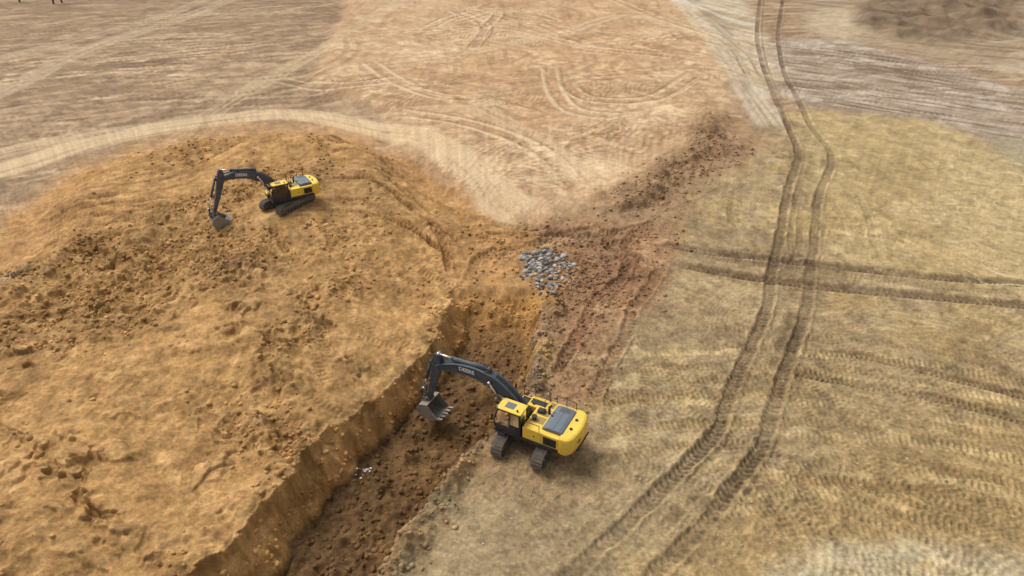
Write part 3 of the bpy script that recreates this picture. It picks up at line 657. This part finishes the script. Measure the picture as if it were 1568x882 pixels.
    Part().strip([al(a,t) for a,t,b in st],[al(a,b) for a,t,b in st],yc-.2,yc+.2).done("arm",SLATE,up,.02)
    hp=al(-.85,.28); a1=bp(.5,th.max()+.14)
    ram(a1,hp,yc,.13,"arm_cylinder",.7)
    P=Part(); P.cyl((hp[0],yc-.26,hp[1]),(hp[0],yc+.26,hp[1]),.1); 
    t0=bp(.46,.40); t1=bp(.54,.40); P.prism([t0,t1,a1],yc-.2,yc-.14).prism([t0,t1,a1],yc+.14,yc+.2)
    P.done("arm_cylinder_mount",SLATE,up)
    lk=al(La-.42,.62); ram(al(.15,.62),lk,yc,.105,"bucket_cylinder")
    P=Part()
    for yy in (yc-.24,yc+.24):
        P.bar((*[al(La-.5,0)[0]],yy,al(La-.5,0)[1]),(lk[0],yy,lk[1]),.07)
    cb_,sb_=math.cos(brot),math.sin(brot)
    def bk(p,q):      # p toward machine, q down, rotated
        p,q=p*cb_+q*sb_,-p*sb_+q*cb_
        return (Kp[0]-p,Kp[1]-q)
    ear=bk(-.42,-.05)
    for yy in (yc-.24,yc+.24): P.bar((lk[0],yy,lk[1]),(ear[0],yy,ear[1]),.07)
    P.cyl((lk[0],yc-.3,lk[1]),(lk[0],yc+.3,lk[1]),.08).cyl((Kp[0],yc-.34,Kp[1]),(Kp[0],yc+.34,Kp[1]),.09).cyl((ear[0],yc-.34,ear[1]),(ear[0],yc+.34,ear[1]),.08)
    P.prism([(al(.0,.35)),(al(.3,.35)),(al(.15,.7))],yc-.16,yc-.11).prism([(al(.0,.35)),(al(.3,.35)),(al(.15,.7))],yc+.11,yc+.16)
    P.done("bucket_linkage",DARK,up)
    prof=[(.22,.12),(-.05,.16),(-.45,.20),(-.72,.48),(-.78,.82),(-.62,1.12),(-.3,1.3),(.1,1.36),(.55,1.32),(.85,1.24)]
    inn=[(.24,.17),(-.03,.21),(-.42,.25),(-.67,.50),(-.73,.82),(-.58,1.08),(-.28,1.25),(.1,1.31),(.54,1.27),(.86,1.2)]
    bw=.72
    P=Part(); P.strip([bk(*p) for p in prof],[bk(*p) for p in inn],yc-bw,yc+bw)
    sp=[bk(*p) for p in prof]
    P.prism(sp,yc-bw-.035,yc-bw).prism(sp,yc+bw,yc+bw+.035)
    for yy in (yc-.3,yc+.26): P.prism([bk(.14,.2),bk(.1,-.12),bk(-.1,-.14),bk(-.42,-.16),bk(-.52,-.02),bk(-.6,.32),bk(-.4,.2)],yy,yy+.05)
    P.done("bucket_shell",RUST,up,.006)
    P=Part()
    for i in range(5):
        yy=yc-bw+.07+i*(2*bw-.14)/4
        P.prism([bk(.72,1.29),bk(.74,1.17),bk(.95,1.12),bk(1.2,1.10),bk(1.21,1.13),bk(.95,1.25)],yy-.07,yy+.07)
    for s_ in (-1,1):
        yy=yc+s_*(bw+.045); P.prism([bk(.45,.8),bk(.62,.75),bk(.9,1.15),bk(.8,1.22)],yy-.02,yy+.02)
    P.done("bucket_teeth",STEEL,up,.006)
    P=Part()
    for dy in (-.1,0,.1):
        P.tube([(*(lambda c:(c[0],yc+dy,c[1]))(bp(t,np.interp(t,ts,th)+.05+(.0 if t<.9 else .1)) ),) for t in np.linspace(.05,.42,9)],.018,6)
        hs=[bp(.6,.46),bp(.8,.42),bp(.95,.45)]+[al(-.1,.62),al(.3,.5)]
        P.tube([(c[0],yc+dy,c[1]) for c in hs],.018,6)
    P.done("hydraulic_hoses",DARK,up)
    for sgn in (1,-1):
        t=.70; c=bp(t,0); i=int(t*21); ang=math.atan2(tg[i][1],tg[i][0])
        if sgn>0: rot=Matrix.Rotation(math.pi,4,'Z')@Matrix.Rotation(math.pi/2,4,'X')@Matrix.Rotation(-ang,4,'Z')
        else: rot=Matrix.Rotation(math.pi/2,4,'X')@Matrix.Rotation(ang,4,'Z')
        text("DEERE",up,(c[0],yc+sgn*.278,c[1]),rot.to_euler(),.40,WHT)
    text("350",up,(-3.452,.55,1.85),(Matrix.Rotation(-math.pi/2,4,'Z')@Matrix.Rotation(math.pi/2,4,'X')).to_euler(),.26,DARK,"model_decal")
    return root
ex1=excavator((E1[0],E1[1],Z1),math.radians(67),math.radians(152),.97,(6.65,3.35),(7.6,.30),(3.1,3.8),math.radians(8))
ex2=excavator((E2[0],E2[1],Z2),math.radians(60),math.radians(213),.88,(5.9,4.35),(7.35,.95),(2.9,4.1),math.radians(20),gauge=2.4,seat=RED)

# ---- loose clods (one object) ----------------------------------------------
def ico():
    t=(1+5**.5)/2
    v=np.array([(-1,t,0),(1,t,0),(-1,-t,0),(1,-t,0),(0,-1,t),(0,1,t),(0,-1,-t),(0,1,-t),(t,0,-1),(t,0,1),(-t,0,-1),(-t,0,1)],float); v/=np.linalg.norm(v[0])
    f=np.array([(0,11,5),(0,5,1),(0,1,7),(0,7,10),(0,10,11),(1,5,9),(5,11,4),(11,10,2),(10,7,6),(7,1,8),(3,9,4),(3,4,2),(3,2,6),(3,6,8),(3,8,9),(4,9,5),(2,4,11),(6,2,10),(8,6,7),(9,8,1)])
    return v,f
def scatter(name,weight,n,smin,smax,colfn,mat,power=2.5,flat=.8):
    v0,f0=ico(); dx=np.gradient(S)[None,:]*Wr[:,None]
    w=(weight*np.abs(dx*rowsp)).ravel(); w=np.maximum(w,0); cs=np.cumsum(w); pick=np.searchsorted(cs,rng.random(n)*cs[-1]); pick=np.minimum(pick,len(w)-1)
    px,py,pz=X.ravel()[pick],Y.ravel()[pick],H.ravel()[pick]
    s=smin+(smax-smin)*rng.random(n)**power
    V=v0[None]*(1+rng.uniform(-.3,.3,(n,12,1)))*rng.uniform(.6,1.2,(n,1,3))
    a=rng.random(n)*6.28; ca,sa=np.cos(a),np.sin(a)
    R=np.stack([V[...,0]*ca[:,None]-V[...,1]*sa[:,None],V[...,0]*sa[:,None]+V[...,1]*ca[:,None],V[...,2]*flat],-1)*s[:,None,None]
    R+=np.stack([px,py,pz+s*.2],-1)[:,None,:]
    F=(f0[None]+12*np.arange(n)[:,None,None]).reshape(-1,3)
    m=bpy.data.meshes.new(name); m.vertices.add(n*12); m.loops.add(len(F)*3); m.polygons.add(len(F))
    m.vertices.foreach_set("co",R.astype(np.float32).ravel()); m.loops.foreach_set("vertex_index",F.ravel().astype(np.int32)); m.polygons.foreach_set("loop_start",np.arange(0,len(F)*3,3,dtype=np.int32)); m.update(calc_edges=True)
    col=colfn(pick,n); at=m.attributes.new("Col",'FLOAT_COLOR','POINT'); at.data.foreach_set("color",np.repeat(np.concatenate([col,np.ones((n,1))],1),12,0).astype(np.float32).ravel())
    at=m.attributes.new("Surf",'FLOAT_COLOR','POINT'); at.data.foreach_set("color",np.tile(np.array([0,.25,0,1],np.float32),n*12))
    m.materials.append(mat); o=bpy.data.objects.new(name,m); scene.collection.objects.link(o); return o
Cf=C.reshape(-1,3)
soilcol=lambda p,n: np.clip(Cf[p]*rng.uniform(.95,1.3,(n,1)),0,.9)
infr=((Y>8)&(Y<85)&(np.abs(S)[None,:]<1.3))
nearw=np.exp(-(dt/3.0)**2)*past
scatter("soil_clods",infr*(M_in*sm(.2,.8,A)*(.25+sm(0,.8,n6+.3)+.6*nearw)+TR*.9+1.5*lip+junc*.4+step*.9+wall*.8),16000,.03,.22,soilcol,soil,4)
def peb(p,n):
    g=rng.uniform(.35,.75,(n,1)); return g*np.array([[1,.96,.9]])*.85
scatter("gravel",infr*(field*.5+junc*1.5+plat*.3+M_in*.15),2200,.025,.07,peb,soil,2)
rx,ry=site(842,414); 
rw=np.exp(-(((X-rx)/1.9)**2+((Y-ry)/2.9)**2)*1.0+1.1*n1)
def rk(p,n):
    g=.13+.42*rng.random((n,1))**2.0; return g*np.array([[1,.94,.86]])
scatter("rock_pile",rw*(rw>.2),800,.04,.34,rk,soil,4,.5)
rx2,ry2=site(885,428); rw2=np.exp(-(((X-rx2)/3)**2+((Y-ry2)/5)**2))
scatter("broken_stone",rw2*(rw2>.1),800,.04,.18,lambda p,n: Cf[p]*rng.uniform(.6,1.3,(n,1)),soil,2)
rx3,ry3=site(555,722,ZF); 
rw3=np.exp(-(((X-rx3)/.45)**2+((Y-ry3)/.5)**2))
scatter("white_debris",rw3*(rw3>.2),12,.04,.14,lambda p,n: rng.uniform(.6,.8,(n,1))*np.array([[1,1,1]]),soil,2,.3)

# ---- sticks beside the near machine -------------------------------------------
def hz_at(x,y):
    i=np.searchsorted(Yr,y); j=np.searchsorted(S,x/Wr[i]); return H[i,j]
P=Part()
for k in range(26):
    u=random.choice([(790,745),(795,760),(905,650),(770,730),(830,760)]); x,y=site(u[0]+random.uniform(-20,25),u[1]+random.uniform(-18,18)); z=hz_at(x,y)+.04
    a=random.uniform(0,6.28); L=random.uniform(.3,1.1); pts=[(x,y,z)]
    for i in range(3):
        a+=random.uniform(-.4,.4); x+=math.cos(a)*L/3; y+=math.sin(a)*L/3; pts.append((x,y,hz_at(x,y)+.04+random.uniform(0,.06)))
    P.tube(pts,.014,5)
P.done("broken_sticks",paintmat("stick_bark",(.38,.33,.26),.9,.4),None)

# ---- bare trees on the north-west edge -------------------------------------------
BARK=paintmat("bark",(.09,.075,.06),.9,.3)
def tree(x,y,h,seed):
    r_=random.Random(seed); P=Part()
    def grow(p,d,L,r,lev):
        q=p
        for i in range(3):
            d2=(d+Vector((r_.uniform(-.12,.12),r_.uniform(-.12,.12),.03))).normalized(); n=q+d2*L/3
            P.cyl(q,n,r*(1-.2*i),6 if lev<2 else 4,r*(1-.2*(i+1))); q=n; d=d2
            if lev<4 and (i>0 or lev>0):
                for _ in range(2 if lev<3 else 3):
                    s=Vector((r_.uniform(-1,1),r_.uniform(-1,1),r_.uniform(.1,.8))).normalized()
                    if len(P.v)<14000: grow(q,(d*.55+s*.8).normalized(),L*r_.uniform(.45,.65),r*(.5-.05*i),lev+1)
    grow(Vector((x,y,-.2)),Vector((0,0,1)),h*.5,h*.018,0)
    P.done("bare_tree",BARK,None)
for i,(u,v) in enumerate([(82,6),(95,4),(30,3),(-40,6),(140,-6),(-110,12),(0,-8),(230,-12)]):
    x,y=site(u,v); tree(x,y,11+3*random.random(),i)

# ---- camera, light, sky ---------------------------------------------------------
cam=bpy.data.cameras.new("camera"); co=bpy.data.objects.new("camera",cam); scene.collection.objects.link(co)
co.location=(0,0,CAMH); co.rotation_euler=(math.pi/2-PITCH,0,0); cam.lens=36*1045/1568; cam.clip_end=6000; scene.camera=co
EL=math.radians(55); AZ=math.radians(-50)
sun=bpy.data.lights.new("sun",'SUN'); sun.energy=2.5; sun.angle=math.radians(28); sun.color=(1,.95,.89)
so_=bpy.data.objects.new("sun",sun); scene.collection.objects.link(so_)
dv=Vector((math.sin(AZ)*math.cos(EL),math.cos(AZ)*math.cos(EL),math.sin(EL)))
so_.rotation_euler=(dv).to_track_quat('Z','Y').to_euler()
w=bpy.data.worlds.new("World"); scene.world=w; w.use_nodes=True; nt=w.node_tree
sky=N(nt,'ShaderNodeTexSky'); sky.sky_type='NISHITA'; sky.sun_disc=False; sky.sun_elevation=EL; sky.sun_rotation=AZ; sky.dust_density=3; sky.air_density=1
hs=N(nt,'ShaderNodeHueSaturation'); hs.inputs['Saturation'].default_value=.2
nt.links.new(sky.outputs[0],hs.inputs['Color']); nt.links.new(hs.outputs[0],nt.nodes['Background'].inputs[0]); nt.nodes['Background'].inputs[1].default_value=.15
scene.view_settings.view_transform='Standard'; scene.view_settings.look='None'; scene.view_settings.exposure=0
